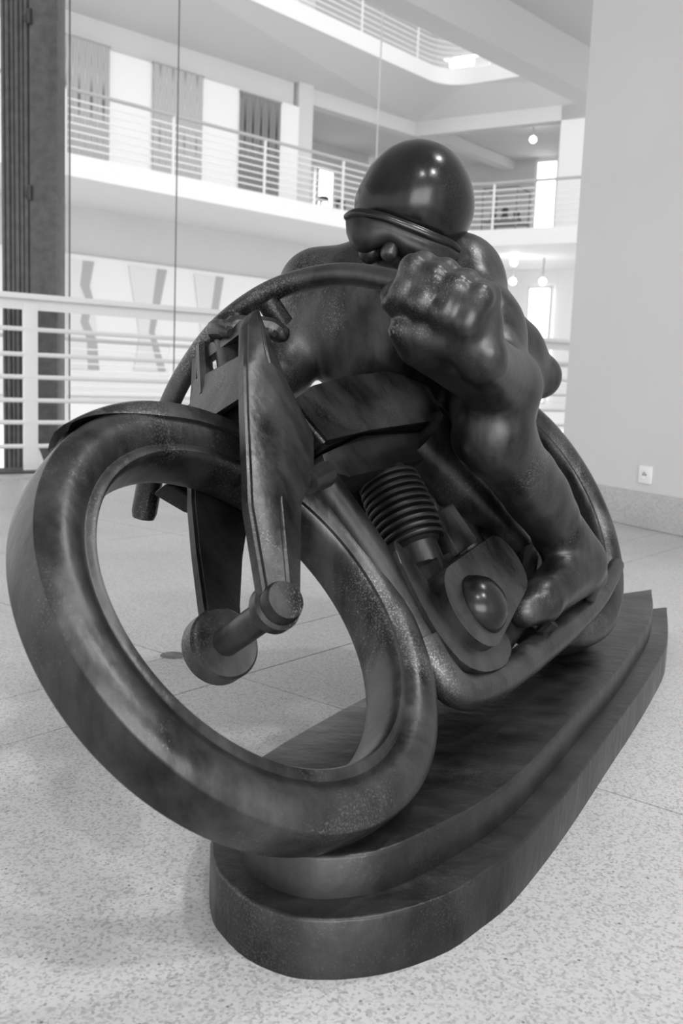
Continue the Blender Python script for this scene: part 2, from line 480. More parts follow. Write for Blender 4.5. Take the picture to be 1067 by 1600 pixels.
tap = [((1.05, 2.32), 4.59, 6.62, 'pale grey patterned hanging with rows of dark darts, leftmost of three', (.30, .55, 5, 1.0, .16)),
       ((3.30, 4.47), 4.57, 6.59, 'palest zigzag patterned hanging, middle of the three on the upper gallery', (.36, .58, 4, 1.5, .3)),
       ((5.46, 6.55), 4.54, 6.54, 'darkest patterned hanging with tall black spikes, beside the slim pillar', (.10, .34, 5, .75, .03))]
for k, ((s0, s1), z0, z1, lab, pr) in enumerate(tap):
    root = empty('wall_hanging', gal((s0 + s1) / 2, 2.38, z0))
    mt = tapestry_mat('hanging_weave_%d' % k, *pr)
    # generated coordinates need a mesh aligned with x: build local, rotate the empty
    ang = math.atan2(D1.y, D1.x)
    root.rotation_euler = (0, 0, ang)
    hw, h = (s1 - s0) / 2, z1 - z0
    def boxm(name, x0, x1, y0, y1, a, b, m_):
        vs = [(x, y, z) for z in (a, b) for y in (y0, y1) for x in (x0, x1)]
        me = bpy.data.meshes.new(name)
        me.from_pydata(vs, [], [(0, 2, 3, 1), (4, 5, 7, 6), (0, 1, 5, 4), (1, 3, 7, 5), (3, 2, 6, 7), (2, 0, 4, 6)])
        me.materials.append(m_)
        o = bpy.data.objects.new(name, me); COL.objects.link(o); o.parent = root; return o
    boxm('cloth', -hw, hw, -.015, .015, 0, h, mt)
    boxm('hanging_rod', -hw - .03, hw + .03, -.02, .02, h, h + .035, M_LAMPB)
    tag(root, lab, 'wall hanging', 'woven hangings on the upper gallery')

def shape_panel(name, pts, off, th, mat, parent=None):
    return bm_obj(name, prism_world([gal(s, off, z) for s, z in pts], N1 * -th), mat, parent, False)
pn = [([(1.2, 2.68), (2.02, 2.68), (1.95, 2.2), (2.08, 1.5), (2.14, .64), (1.2, .64), (1.38, 1.4)], [(1.79, 2.68), (2.02, 2.68), (1.92, 2.22), (2.0, 1.98), (1.9, 1.55), (2.08, 1.2), (2.14, .64), (1.90, .64), (1.88, 1.2), (1.74, 1.54), (1.84, 1.98), (1.73, 2.22)], 'white display panel with a zigzag grey band, nearest the dark post'),
      ([(2.79, 2.7), (3.67, 2.7), (3.39, 1.43), (3.68, .67), (2.93, .67), (3.06, 1.35)], [(3.44, 2.7), (3.67, 2.7), (3.39, 1.43), (3.68, .67), (3.50, .67), (3.27, 1.43)], 'white hourglass display panel with a slanting grey band, between the two cables'),
      ([(4.35, 2.7), (5.11, 2.7), (4.88, 1.43), (5.11, .67), (4.4, .67), (4.58, 1.35)], [(4.91, 2.7), (5.11, 2.7), (4.88, 1.43), (5.11, .67), (4.93, .67), (4.72, 1.43)], 'white hourglass display panel with a slanting grey band, behind the bronze handlebar')]
for body, stripe, lab in pn:
    root = empty('hourglass_board', gal(body[0][0], 2.40, .6))
    shape_panel('panel_board', body, 2.415, .03, M_STRIPE2, root)
    shape_panel('grey_band', stripe, 2.384, .01, M_STRIPE, root)
    tag(root, lab, 'display panel', 'hourglass panels on the lower gallery')

# gallery railings
def along(poly, step):
    out = []; acc = 0.0; nxt = step / 2
    for i in range(len(poly) - 1):
        a, b = V(poly[i]), V(poly[i + 1]); l = (b - a).length
        while nxt <= acc + l:
            out.append(a + (b - a) * ((nxt - acc) / l)); nxt += step
        acc += l
    return out
def gallery_railing(edge, z, label, inset=.08, step=2.05):
    pts = [V(p) for p in edge]
    root = empty('gallery_railing', V((pts[0].x, pts[0].y, z)))
    P = [V((p.x, p.y, z)) for p in pts]
    bm_obj('top_rail', tube([p + V((0, 0, 1.0)) for p in P], .032, 8), M_RAILD, root)
    for k in range(7):
        bm_obj('bar', tube([p + V((0, 0, .13 + k * .12)) for p in P], .014, 6), M_RAIL, root)
    for q in along(P, step):
        bm_obj('post', tube([q, q + V((0, 0, 1.0))], .028, 6), M_RAIL, root)
    tag(root, label, 'railing', 'white railings of the opposite galleries')
def inset(edge, d):
    ctr = V((2.13, 30, 0))
    return [V(p) + (N1 * d if i < len(edge) // 2 else N2 * d) if i not in range(1, len(edge) - 1) else V(p) + (N1 * d).lerp(N2 * d, (i - 1) / (len(edge) - 3)) for i, p in enumerate(edge)]
gallery_railing(inset(edge1, .1), 4.03, 'white barred railing below the patterned hangings')
gallery_railing(inset(edge2, .1), 8.06, 'white barred railing of the topmost gallery')
gallery_railing(inset(edge1, .1), .12, 'white barred railing in front of the hourglass panels')

# lamps of the opposite galleries
def globe(loc, label, drop=.25, r=.085):
    root = empty('ceiling_spotlight', V(loc) + V((0, 0, drop)))
    bm_obj('stem', tube([V(loc) + V((0, 0, drop)), V(loc) + V((0, 0, .05))], .018, 6), M_LAMPB, root)
    bm_obj('bulb', lathe(loc, (0, 0, 1), [(0, -r), (r * .7, -r * .7), (r, 0), (r * .7, r * .7), (0, r)], 12), M_LAMP, root)
    tag(root, label, 'lamp', 'small glowing spotlights of the galleries')
globe(lc + D2 * 2.52 + N2 * 1.6 + V((0, 0, 6.84)), 'glowing spotlight under the middle gallery room ceiling', .38)
globe(CORN + D2 * 1.0 + N2 * 1.6 + V((0, 0, 3.52)), 'glowing spotlight hanging highest below the far gallery slab', .16)
globe(CORN + D2 * .84 + N2 * 2.0 + V((0, 0, 3.13)), 'left glowing spotlight above the bright lower doorway', .55)
globe(CORN + D2 * 1.59 + N2 * 2.0 + V((0, 0, 3.11)), 'right glowing spotlight above the bright lower doorway', .55)
tl = V((2.13, 24.6, 0)) + N2 * 2 - D2 * .58 + V((0, 0, 8.92))
lamp = empty('tube_lamp', tl)
bm_obj('lamp_tube', tube([tl - D2 * .30, tl + D2 * .30], .10, 10), M_LAMP, lamp)
bm_obj('lamp_housing', box_world(tl + V((0, 0, .14)), D2 * .5, N2 * .09, V((0, 0, .03))), M_WHITE, lamp, False)
tag(lamp, 'short glowing tube lamp on the topmost gallery near its rounded corner', 'lamp')

# display case and stools of the middle gallery
dc = CORN + D2 * .60 + N2 * 1.9 + V((0, 0, 4.03))
case = empty('display_case', dc)
for sx in (-.85, .85):
    for sy in (-.4, .4):
        bm_obj('case_post', tube([dc + D2 * (sx * .5) + N2 * sy, dc + D2 * (sx * .5) + N2 * sy + V((0, 0, 1.22))], .025, 6), M_CASE, case)
for zz in (.45, 1.20):
    for a, b, c, d in ((-1, -1, 1, -1), (1, -1, 1, 1), (1, 1, -1, 1), (-1, 1, -1, -1)):
        bm_obj('case_rail', tube([dc + D2 * .425 * a + N2 * .4 * b + V((0, 0, zz)), dc + D2 * .425 * c + N2 * .4 * d + V((0, 0, zz))], .022, 6), M_CASE, case)
bm_obj('case_shelf', box_world(dc + V((0, 0, .45)), D2 * .42, N2 * .39, V((0, 0, .02))), M_CASE, case, False)
tag(case, 'dark framed display case behind the far railing of the middle gallery', 'display case')
k = 0
for sx, hgt, lab in ((-.31, .28, 'small dark exhibit at the near end of the framed display case'), (-.02, .34, 'small dark exhibit in the middle of the framed display case'), (.28, .22, 'small dark exhibit by the window end of the framed display case')):
    c = dc + D2 * sx + V((0, 0, .471))
    o = bm_obj('exhibit', lathe(c, (0, 0, 1), [(.09, 0), (.11, hgt * .3), (.06, hgt * .55), (.09, hgt * .8), (.05, hgt)], 10), M_BLACK)
    tag(o, lab, 'exhibit', 'dark exhibits in the display case')
for s, lab in ((7.10, 'small black stool behind the railing beside the slim pillar'), (7.60, 'small black stool behind the railing, nearer the helmet')):
    c = gal(s, 1.5, 4.03)
    root = empty('stool', c)
    bm_obj('stool_seat', lathe(c + V((0, 0, .45)), (0, 0, 1), [(.10, 0), (.12, .02), (.12, .07), (.10, .09)], 14), M_BLACK, root)
    for q in range(3):
        a = 2 * PI * q / 3
        bm_obj('leg', tube([c + V((.17 * math.cos(a), .17 * math.sin(a), 0)), c + V((.10 * math.cos(a), .10 * math.sin(a), .46))], .02, 6), M_BLACK, root)
    tag(root, lab, 'stool', 'black stools on the middle gallery')

# near railing ---------------------------------------------------------
R0 = V((-1.846, 5.726, 0)); RD = V((.793, .609, 0)); RN = V((.609, -.793, 0))   # RN towards the camera
rail = empty('balcony_railing', R0)
def rp(t, n=0, z=0): return R0 + RD * t + RN * n + V((0, 0, z))
bm_obj('top_rail', box_world(rp(2.2, 0, 1.030), RD * 5.2, RN * .045, V((0, 0, .016)), .006), M_RAIL, rail)
bm_obj('rail_fascia', box_world(rp(2.2, -.012, .985), RD * 5.2, RN * .006, V((0, 0, .030))), M_RAIL, rail, False)
for z in (.845, .70, .57, .435, .306, .166):
    bm_obj('bar', tube([rp(-3, 0, z), rp(7.4, 0, z)], .0135, 8), M_RAIL, rail)
for t in (-2.6, 0, 2.6, 5.2):
    ps = bm_obj('post', box_world(rp(t, .0, .50), RD * .042, RN * .012, V((0, 0, .495)), .004), M_RAIL, rail)
    bm_obj('post_web', box_world(rp(t + .03, -.05, .50), RD * .006, RN * .05, V((0, 0, .49)), .002), M_RAIL, ps)
    bm_obj('foot_gusset', prism_world([rp(t + .03, -.01, .0), rp(t + .11, -.01, .0), rp(t + .035, -.01, .20)], RN * -.012), M_RAIL, ps, False)
    for z in (.845, .70, .57, .435, .306, .166):
        bm_obj('bolt', lathe(rp(t, .013, z), RN, [(.006, 0), (.006, .003), (0, .004)], 8), M_RAIL, ps)
tag(rail, 'white steel balcony railing with six round bars at the atrium edge', 'railing')
struct(bm_obj('trim_7', box_world(rp(2.2, -.02, .008), RD * 5.2, RN * .13, V((0, 0, .018))), M_KERB, None, False))
struct(bm_obj('trim_8', box_world(rp(2.2, .19, .004), RD * 5.2, RN * .08, V((0, 0, .012))), M_TERR, None, False))

# dark post with ribbed half and hinges
PX = V((-2.055, 6.42, 0))
post = empty('steel_post', PX)
pr_ = V((1, .0, 0)); pb = V((0, 1, 0))
bm_obj('smooth_half', box_world(PX + V((.085, .06, 1.9)), pr_ * .088, pb * .09, V((0, 0, 2.4)), .012), M_STEELD, post)
bm_obj('ribbed_back', box_world(PX + V((-.105, .09, 1.9)), pr_ * .10, pb * .06, V((0, 0, 2.4)), .004), M_STEELD, post)
for q in range(7):
    bm_obj('rib', tube([PX + V((-.19 + q * .030, .028, -.5)), PX + V((-.19 + q * .030, .028, 4.3))], .0135 if q % 2 else .010, 8), M_STEELD, post)
for z in (1.72, 2.78):
    h = bm_obj('hinge', tube([PX + V((-.0, -.035, z - .04)), PX + V((-.0, -.035, z + .05))], .013, 10), M_BLACK, post)
    bm_obj('hinge_leaf', box_world(PX + V((-.012, -.02, z)), pr_ * .03, pb * .006, V((0, 0, .02))), M_BLACK, h, False)
tag(post, 'tall dark steel post with vertical ribs and hinges behind the railing', 'post')

def cable(x, y, r, mat, label, z0=-.35, z1=4.2, twin=0):
    root = empty('steel_cable', (x, y, z0))
    bm_obj('strand', tube([(x, y, z0), (x, y, z1)], r, 6), mat, root)
    if twin: bm_obj('strand', tube([(x - twin, y, z0), (x - twin, y, z1)], r * .6, 6), M_CABLE_L, root)
    bm_obj('anchor', tube([(x, y, z0), (x, y, z0 + .08)], r * 2.5, 8), mat, root)
    tag(root, label, 'cable', 'vertical cables of the atrium')
cable(-1.78, 6.30, .0055, M_CABLE, 'dark vertical twin cable right beside the ribbed post', twin=.016)
cable(-1.075, 6.10, .0042, M_CABLE, 'thin dark vertical cable crossing the railing left of the handlebar', z0=.0)
cable(.195, 9.3, .008, M_CABLE_L, 'thin pale vertical cable rising behind the helmet', z0=-3)

# power outlet on the right wall
oc = None
def wall_hit(px, pz):
    return None
ow = WB + (-wd) * -.205
oc = V((ow.x, ow.y, .245)) - wn * .001
outl = empty('power_outlet', oc)
bm_obj('outlet_plate', box_world(oc - wn * .006, wd * .040, wn * .006, V((0, 0, .040)), .003), M_PLATE, outl)
bm_obj('socket_ring', lathe(oc - wn * .0125, -wn, [(.020, 0), (.020, .002), (.017, .002), (.016, -.001)], 20), M_PLATE, outl)
for sgn in (-1, 1):
    bm_obj('socket_hole', lathe(oc - wn * .0125 + wd * .008 * sgn, -wn, [(.0045, 0), (.0045, .0015), (0, .0016)], 10), M_HOLE, outl)
bm_obj('earth_pin', lathe(oc - wn * .0125 + V((0, 0, .009)), -wn, [(.003, 0), (.003, .006), (0, .007)], 8), M_CASE, outl)
tag(outl, 'small square white power outlet low on the right wall', 'outlet')

# ================================================================== THE BRONZE
SC = empty('bronze_motorcyclist', (.34, 1.70, 0))
tag(SC, 'dark bronze sculpture of a helmeted rider leaning a motorcycle on a stepped plinth', 'sculpture')

# bike frame of reference: u forward, d to the rider's left, w up in the bike's plane
O = V((-.1093, 1.1276, .3431))
AX = V((-.5124, -.8587, 0)); NX = V((.6989, -.4170, .5810)); UX = V((-.4990, .2977, .8139))
def L(u, d, w_): return O + AX * u + NX * d + UX * w_
def plate(name, pts, d0, d1, bev, mat, parent=SC, seg=2, angle=35):
    return bm_obj(name, prism_world([L(u, d0, w_) for u, w_ in pts], NX * (d1 - d0), bev, seg), mat, parent, True, angle)

# stepped plinth
low = [(-.133, 1.056), (-.116, 1.016), (-.082, .971), (-.038, .944), (-.004, .940), (.033, .945), (.078, .961), (.136, 1.0), (.180, 1.050), (.226, 1.109), (.292, 1.222), (.359, 1.347), (.46, 1.545), (.56, 1.740), (.654, 1.932), (.733, 2.105), (.795, 2.285), (.857, 2.486), (.49, 2.29), (.30, 2.02), (.10, 1.69), (-.04, 1.44), (-.12, 1.25), (-.142, 1.13)]
up_ = [(-.107, 1.098), (-.098, 1.051), (-.080, 1.019), (-.048, .990), (-.014, .979), (.024, .985), (.068, 1.004), (.128, 1.063), (.196, 1.142), (.258, 1.238), (.320, 1.352), (.405, 1.515), (.508, 1.712), (.60, 1.905), (.690, 2.105), (.755, 2.285), (.808, 2.470), (.53, 2.28), (.34, 2.01), (.149, 1.69), (.049, 1.515), (-.001, 1.430), (-.098, 1.245), (-.112, 1.15)]
def smooth2(poly, sharp):
    P = [V((x, y, 0)) for x, y in poly]; n = len(P); out = []
    for i in range(n):
        a, b, c, d = P[i - 1], P[i], P[(i + 1) % n], P[(i + 2) % n]
        if i in sharp: a = b
        if (i + 1) % n in sharp: d = c
        for k in range(3):
            t = k / 3
            q = .5 * ((2 * b) + (c - a) * t + (2 * a - 5 * b + 4 * c - d) * t * t + (3 * b - a - 3 * c + d) * t ** 3)
            out.append((q.x, q.y))
    return out
def plinth_step(name, poly, z0, z1, bev):
    bm = bmesh.new()
    cx = sum(p[0] for p in poly) / len(poly); cy = sum(p[1] for p in poly) / len(poly)
    rings = []
    for zz, s in ((z0, 0), (z1 - bev, 0), (z1 - bev * .3, bev * .35), (z1, bev)):
        rg = []
        n = len(poly)
        for i in range(n):
            a, b, c = V(poly[i - 1]), V(poly[i]), V(poly[(i + 1) % n])
            t = (c - a).normalized(); nn = V((-t.y, t.x))
            if (V((cx, cy)) - b).dot(nn) < 0 and False: nn = -nn
            q = b + nn * s
            rg.append(bm.verts.new((q.x, q.y, zz)))
        rings.append(rg)
    for r in range(3):
        A, B = rings[r], rings[r + 1]
        for i in range(len(A)):
            bm.faces.new((A[i], A[(i + 1) % len(A)], B[(i + 1) % len(A)], B[i]))
    bm.faces.new(rings[0][::-1]); bm.faces.new(rings[-1])
    return bm_obj(name, bm, BR_BASE, SC, True, 40)
plinth_step('plinth_lower_step', smooth2(low, (17, 18)), 0.0, .068, .004)
plinth_step('plinth_upper_step', smooth2(up_, (16, 17)), .066, .117, .005)

# wheels
def unit(az, el): return V((math.cos(az) * math.cos(el), math.sin(az) * math.cos(el), math.sin(el)))
CF, NF = O, unit(-.5681, .7425)
CR, NR = V((.3618, 1.9171, .3733)), unit(-.7062, .5404)
tyre = [(.2163, .030), (.2190, .0335), (.2255, .0335), (.2285, .0315), (.2310, .0310), (.2345, .0345), (.2420, .0405), (.2520, .0435), (.2620, .0435), (.2720, .0405), (.2800, .0355), (.2850, .0300), (.2868, .0285), (.2870, .0270), (.2885, .0150), (.2890, 0)]
tyre = tyre + [(r, -o) for r, o in tyre[-2::-1]] + [(.2140, -.02), (.2135, 0), (.2140, .02)]
fw = bm_obj('front_wheel', lathe(CF, NF, tyre, 120, closed=True), BR, SC, True, 50)
rwh = bm_obj('rear_wheel', lathe(CR, NR, tyre, 120, closed=True), BR, SC, True, 50)
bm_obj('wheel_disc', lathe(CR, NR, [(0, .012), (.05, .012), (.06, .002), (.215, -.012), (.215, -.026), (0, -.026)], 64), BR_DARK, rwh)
bm_obj('wheel_hub', lathe(CR, NR, [(0, .06), (.028, .06), (.032, .055), (.034, .0)], 32), BR, rwh)

# mudguard over the front wheel
def wframe(n):
    a = n.cross(V((0, 0, 1))).normalized(); return a, a.cross(n)
def mudguard(name, c, n, th0, th1, mat, ro=.298, near=.262, far=.27, wid=.049, taper=14):
    a, b = wframe(n); bm = bmesh.new(); rings = []; N_ = 64
    for i in range(N_ + 1):
        th = math.radians(th0 + (th1 - th0) * i / N_)
        e = math.cos(th) * a + math.sin(th) * b
        f = min(1, (th - math.radians(th0)) / math.radians(taper * 2.2)); f = f * f * (3 - 2 * f)
        g2 = min(1, (math.radians(th1) - th) / math.radians(taper)); f2 = min(f, g2)
        rn = ro - .002 - (ro - near) * f2; rf = ro - .002 - (ro - far) * f2
        wd_ = wid * (.55 + .45 * f2)
        prof = [(rn, wd_), (ro - .012 * f2, wd_ * .97), (ro + .004, wd_ * .62), (ro + .007, 0), (ro + .004, -wd_ * .62), (ro - .012 * f2, -wd_ * .97), (rf, -wd_),
                (rf, -wd_ + .006), (ro - .016 * f2 - .003, -wd_ * .97 + .007), (ro - .004, -wd_ * .55), (ro - .003, 0), (ro - .004, wd_ * .55), (ro - .016 * f2 - .003, wd_ * .97 - .007), (rn, wd_ - .006)]
        rings.append([bm.verts.new(c + e * r + n * o) for r, o in prof])
    K = len(rings[0])
    for i in range(N_):
        for k in range(K):
            bm.faces.new((rings[i][k], rings[i][(k + 1) % K], rings[i + 1][(k + 1) % K], rings[i + 1][k]))
    bm.faces.new(rings[0][::-1]); bm.faces.new(rings[-1])
    return bm_obj(name, bm, mat, SC, True, 50)
mudguard('front_mudguard', CF, NF, 66, 198, BR)

# fork: two blades, axle, crown
def blade(name, d_out, d_in, sgn, outline_f, outline_b, mat):
    """leg built from stations; outline_f/b = front and back (u, w) per station"""
    bm = bmesh.new(); rings = []
    for (uf, wf), (ub, wb) in zip(outline_f, outline_b):
        um, wm = (uf * .62 + ub * .38), (wf * .62 + wb * .38)
        ring = [L(uf, d_in, wf), L(uf, d_in + (d_out - d_in) * .55, wf), L(um, d_out, wm), L(ub, d_in + (d_out - d_in) * .5, wb), L(ub, d_in, wb)]
        rings.append([bm.verts.new(p) for p in ring])
    for i in range(len(rings) - 1):
        for k in range(5):
            bm.faces.new((rings[i][k], rings[i][(k + 1) % 5], rings[i + 1][(k + 1) % 5], rings[i + 1][k]))
    bm.faces.new(rings[0][::-1]); bm.faces.new(rings[-1])
    bmesh.ops.bevel(bm, geom=[e for e in bm.edges], offset=.004, segments=2, affect='EDGES', clamp_overlap=True)
    return bm_obj(name, bm, mat, SC, True, 40)
near_f = [(.055, -.006), (.000, .105), (-.045, .170), (-.088, .233), (-.140, .306), (-.192, .374), (-.214, .394)]
near_b = [(-.008, -.018), (-.105, .095), (-.165, .130), (-.215, .190), (-.222, .285), (-.240, .372), (-.236, .396)]
blade('fork_leg', .094, .060, 1, near_f, near_b, BR)
far_f = [(.002, .006), (-.009, .034), (-.046, .110), (-.085, .182), (-.125, .240), (-.171, .306), (-.222, .370), (-.268, .428)]
far_b = [(-.060, -.008), (-.072, .020), (-.128, .088), (-.185, .145), (-.225, .200), (-.255, .280), (-.275, .370), (-.290, .430)]
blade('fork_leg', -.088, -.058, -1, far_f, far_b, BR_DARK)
a0, a1 = L(.036, .078, -.020), L(-.010, -.066, -.016)
axd = (a0 - a1).normalized()
ax = bm_obj('front_axle', lathe(a1, axd, [(.018, -.01), (.018, .150)], 32), BR, SC)
bm_obj('axle_cap', lathe(a0 - axd * .022, axd, [(.024, -.004), (.029, .0), (.029, .014), (.025, .018), (.025, .026), (.022, .034), (0, .036)], 36), BR, ax)
bm_obj('brake_drum', lathe(a1 - axd * .0, axd, [(0, -.016), (.043, -.016), (.046, -.012), (.046, .012), (.043, .015), (.019, .016)], 48), BR, ax)
# crown plates tying the legs together, leaving a window above and a gap below
def crown(name, quad, th, mat=BR, bev=.004):
    return bm_obj(name, prism_world([L(*q) for q in quad], AX * -th, bev), mat, SC, True, 40)
crown('fork_crown', [(-.176, .070, .335), (-.129, .070, .266), (-.155, -.070, .290), (-.230, -.070, .380)], .022)
crown('fork_crown', [(-.224, .070, .398), (-.206, .070, .374), (-.252, -.068, .404), (-.266, -.068, .428)], .026)
bm_obj('crown_post', tube([L(-.205, -.045, .335), L(-.262, -.045, .425)], [.012, .012], 8), BR, SC)
bm_obj('crown_bolt', tube(catmull([L(-.225, .03, .395), L(-.245, .0, .425), L(-.262, -.02, .42)], 4), [.006] + [.011] * 2 + [.0145] * 3 + [.011] * 2 + [.005], 10), BR, SC)
bm_obj('steering_head', tube([L(-.15, 0, .16), L(-.285, 0, .435)], [.036, .028], 16), BR_DARK, SC)
bm_obj('link_knuckle', tube(catmull([L(-.225, .02, .41), L(-.255, .035, .405), L(-.285, .06, .385), L(-.29, .07, .36)], 5), [.012] * 3 + [.017] * 8 + [.015] * 3 + [.011, .005], 10), BR, SC)
bm_obj('spring_link', tube([L(-.150, .070, .125), L(-.200, .070, .135), L(-.206, .07, .136)], [.016, .019, .012], 12), BR_DARK, SC)
plate('fork_bracket', [(-.165, .170), (-.13, .191), (-.085, .223), (-.15, .24), (-.20, .22)], -.118, -.088, .005, BR_DARK)

# handlebar: one long shallow arc
bar_pts = [(.172, 1.318, .707), (.124, 1.335, .730), (.068, 1.370, .756), (-.017, 1.430, .771), (-.112, 1.490, .752), (-.192, 1.525, .701), (-.246, 1.545, .635), (-.284, 1.560, .563), (-.307, 1.570, .480), (-.322, 1.575, .395)]
bp = catmull(bar_pts, 10)
hb = bm_obj('handlebar', tube(bp, [.0165] * len(bp), 16), BR, SC)
bm_obj('bar_clamp', tube([V((-.125, 1.49, .735)), V((-.10, 1.50, .70))], .018, 12), BR_DARK, hb)
g0 = V(bar_pts[-2]); g1 = V(bar_pts[-1])
bm_obj('bar_grip', tube([g0.lerp(g1, .3), g1, g1 + (g1 - g0) * .12], [.021, .021, .018], 14), BR, hb)

# tank, frame and engine
def tank():
    side = [(-.245, .272), (-.33, .292), (-.44, .312), (-.60, .326), (-.74, .318), (-.70, .212), (-.40, .212), (-.262, .182)]
    top = {0, 1, 2, 3, 4}
    bm = bmesh.new()
    def ring(sg):
        return [bm.verts.new(L(u, sg * (.052 if k in top else .064), w_)) for k, (u, w_) in enumerate(side)]
    A, B = ring(1), ring(-1); n = len(A)
    ridge = [bm.verts.new(L(u, 0, w_ + .012)) for u, w_ in side[:5]]
    bm.faces.new(A); bm.faces.new(B[::-1])
    for k in range(4):
        bm.faces.new((A[k], A[k + 1], ridge[k + 1], ridge[k])); bm.faces.new((B[k + 1], B[k], ridge[k], ridge[k + 1]))
    bm.faces.new((A[4], A[5], B[5], B[4], ridge[4])); bm.faces.new((A[7], A[0], ridge[0], B[0], B[7]))
    for k in (5, 6): bm.faces.new((A[k], A[k + 1], B[k + 1], B[k]))
    bmesh.ops.bevel(bm, geom=bm.edges[:], offset=.008, segments=3, affect='EDGES', clamp_overlap=True)
    return bm_obj('fuel_tank', bm, BR, SC, True, 40)
tank()
plate('frame_rail', [(-.245, .150), (-.30, .135), (-.80, .165), (-.80, .205), (-.40, .205), (-.26, .178)], -.045, .05, .008, BR_DARK)
bm_obj('down_tube', tube(catmull([L(-.245, .03, .16), L(-.262, .035, .06), L(-.272, .04, -.05), L(-.275, .04, -.16)], 6), .026, 14), BR_DARK, SC)
bm_obj('seat_tube', tube([L(-.60, .035, .20), L(-.68, .04, .07), L(-.765, .045, -.055)], [.064, .048, .020], 20), BR, SC)
bm_obj('chain_stay', tube([L(-.62, .055, -.12), L(-.90, .05, .01)], .018, 10), BR_DARK, SC)
# cylinder with cooling fins
ctop, cbot = L(-.470, .015, .150), L(-.425, .018, -.035)
cyl_ax = (ctop - cbot).normalized(); clen = (ctop - cbot).length
cyl = bm_obj('engine_cylinder', lathe(cbot, cyl_ax, [(.034, -.02), (.034, .05), (.040, .055), (.040, clen - .01), (.030, clen + .006), (0, clen + .012)], 36), BR_DARK, SC)
for k in range(10):
    z = .056 + k * .0125
    r = .050 + .004 * math.sin(PI * k / 9)
    bm_obj('cooling_fin', lathe(cbot, cyl_ax, [(.038, z - .001), (r - .002, z), (r, z + .002), (r, z + .005), (r - .002, z + .007), (.038, z + .0085)], 32), BR_DARK, cyl)
cb = plate('carburettor', [(-.470, .052), (-.545, .062), (-.560, -.012), (-.470, -.025)], .02, .062, .006, BR)
bm_obj('carburettor_cap', tube([L(-.500, .045, .05), L(-.502, .045, .078)], .010, 10), BR, cb)
# crankcase
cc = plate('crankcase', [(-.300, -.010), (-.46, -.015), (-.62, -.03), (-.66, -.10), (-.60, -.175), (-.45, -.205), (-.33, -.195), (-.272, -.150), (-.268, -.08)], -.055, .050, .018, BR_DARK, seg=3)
def sm(pts, n=4):
    P = [V((u, w_, 0)) for u, w_ in pts]; K = len(P); out = []
    for i in range(K):
        a, b, c, d = P[i - 1], P[i], P[(i + 1) % K], P[(i + 2) % K]
        for k in range(n):
            t = k / n
            q = .5 * ((2 * b) + (c - a) * t + (2 * a - 5 * b + 4 * c - d) * t * t + (3 * b - a - 3 * c + d) * t ** 3)
            out.append((q.x, q.y))
    return out
pl = plate('front_plate', sm([(-.272, .005), (-.292, .012), (-.312, -.06), (-.318, -.12), (-.350, -.168), (-.420, -.190), (-.405, -.205), (-.330, -.198), (-.282, -.165), (-.262, -.10)]), .035, .072, .004, BR)
plate('lower_cover', sm([(-.300, -.05), (-.34, -.12), (-.42, -.152), (-.462, -.165), (-.455, -.19), (-.415, -.20), (-.345, -.186), (-.300, -.150), (-.285, -.10)]), .03, .068, .006, BR)
def teardrop(c0, r0, c1, r1, n=20):
    (x0, y0), (x1, y1) = c0, c1
    d = math.hypot(x1 - x0, y1 - y0); base = math.atan2(y1 - y0, x1 - x0); al = math.acos((r0 - r1) / d)
    pts = []
    for k in range(n + 1):
        a = base + al + (2 * PI - 2 * al) * k / n; pts.append((x0 + r0 * math.cos(a), y0 + r0 * math.sin(a)))
    for k in range(n + 1):
        a = base - al + 2 * al * k / n; pts.append((x1 + r1 * math.cos(a), y1 + r1 * math.sin(a)))
    return pts
cov = plate('gear_cover', teardrop((-.372, -.108), .066, (-.555, -.070), .052), .045, .088, .009, BR, seg=3)
bm_obj('cover_boss', lathe(L(-.398, .084, -.112), NX, [(.047, 0), (.047, .006), (.042, .016), (.033, .027), (.02, .034), (0, .037)], 40), BR_HELM, cov)
# exhaust pipe sweeping under the engine to the back
ex = catmull([L(-.262, .045, -.12), L(-.262, .045, -.165), L(-.282, .045, -.200), L(-.335, .045, -.215), L(-.45, .048, -.218), L(-.60, .052, -.212), L(-.76, .060, -.202), L(-.92, .068, -.185), L(-1.09, .072, -.150)], 6)
bm_obj('exhaust_pipe', tube(ex, [.026] * (len(ex) - 16) + [.026 - .0007 * k for k in range(16)], 18), BR, SC)
bm_obj('footrest', tube([L(-.60, .05, -.195), L(-.605, .085, -.185)], .012, 10), BR_DARK, SC)
bm_obj('tool_box', box_world((.408, 1.80, .418), V((.014, .02, .006)), V((-.010, .0, .022)), V((.010, -.010, .003)), .007), BR_DARK, SC)
bm_obj('saddle', tube(catmull([L(-.72, .03, .245), L(-.85, .04, .26), L(-.98, .045, .275), L(-1.05, .05, .30)], 5), [.04] * 5 + [.06] * 5 + [.07] * 5 + [.05], 16, aspect=.6), BR_DARK, SC)
bm_obj('rear_stay', tube([L(-.80, .055, .20), L(-.915, .058, .02)], .016, 10), BR_DARK, SC)

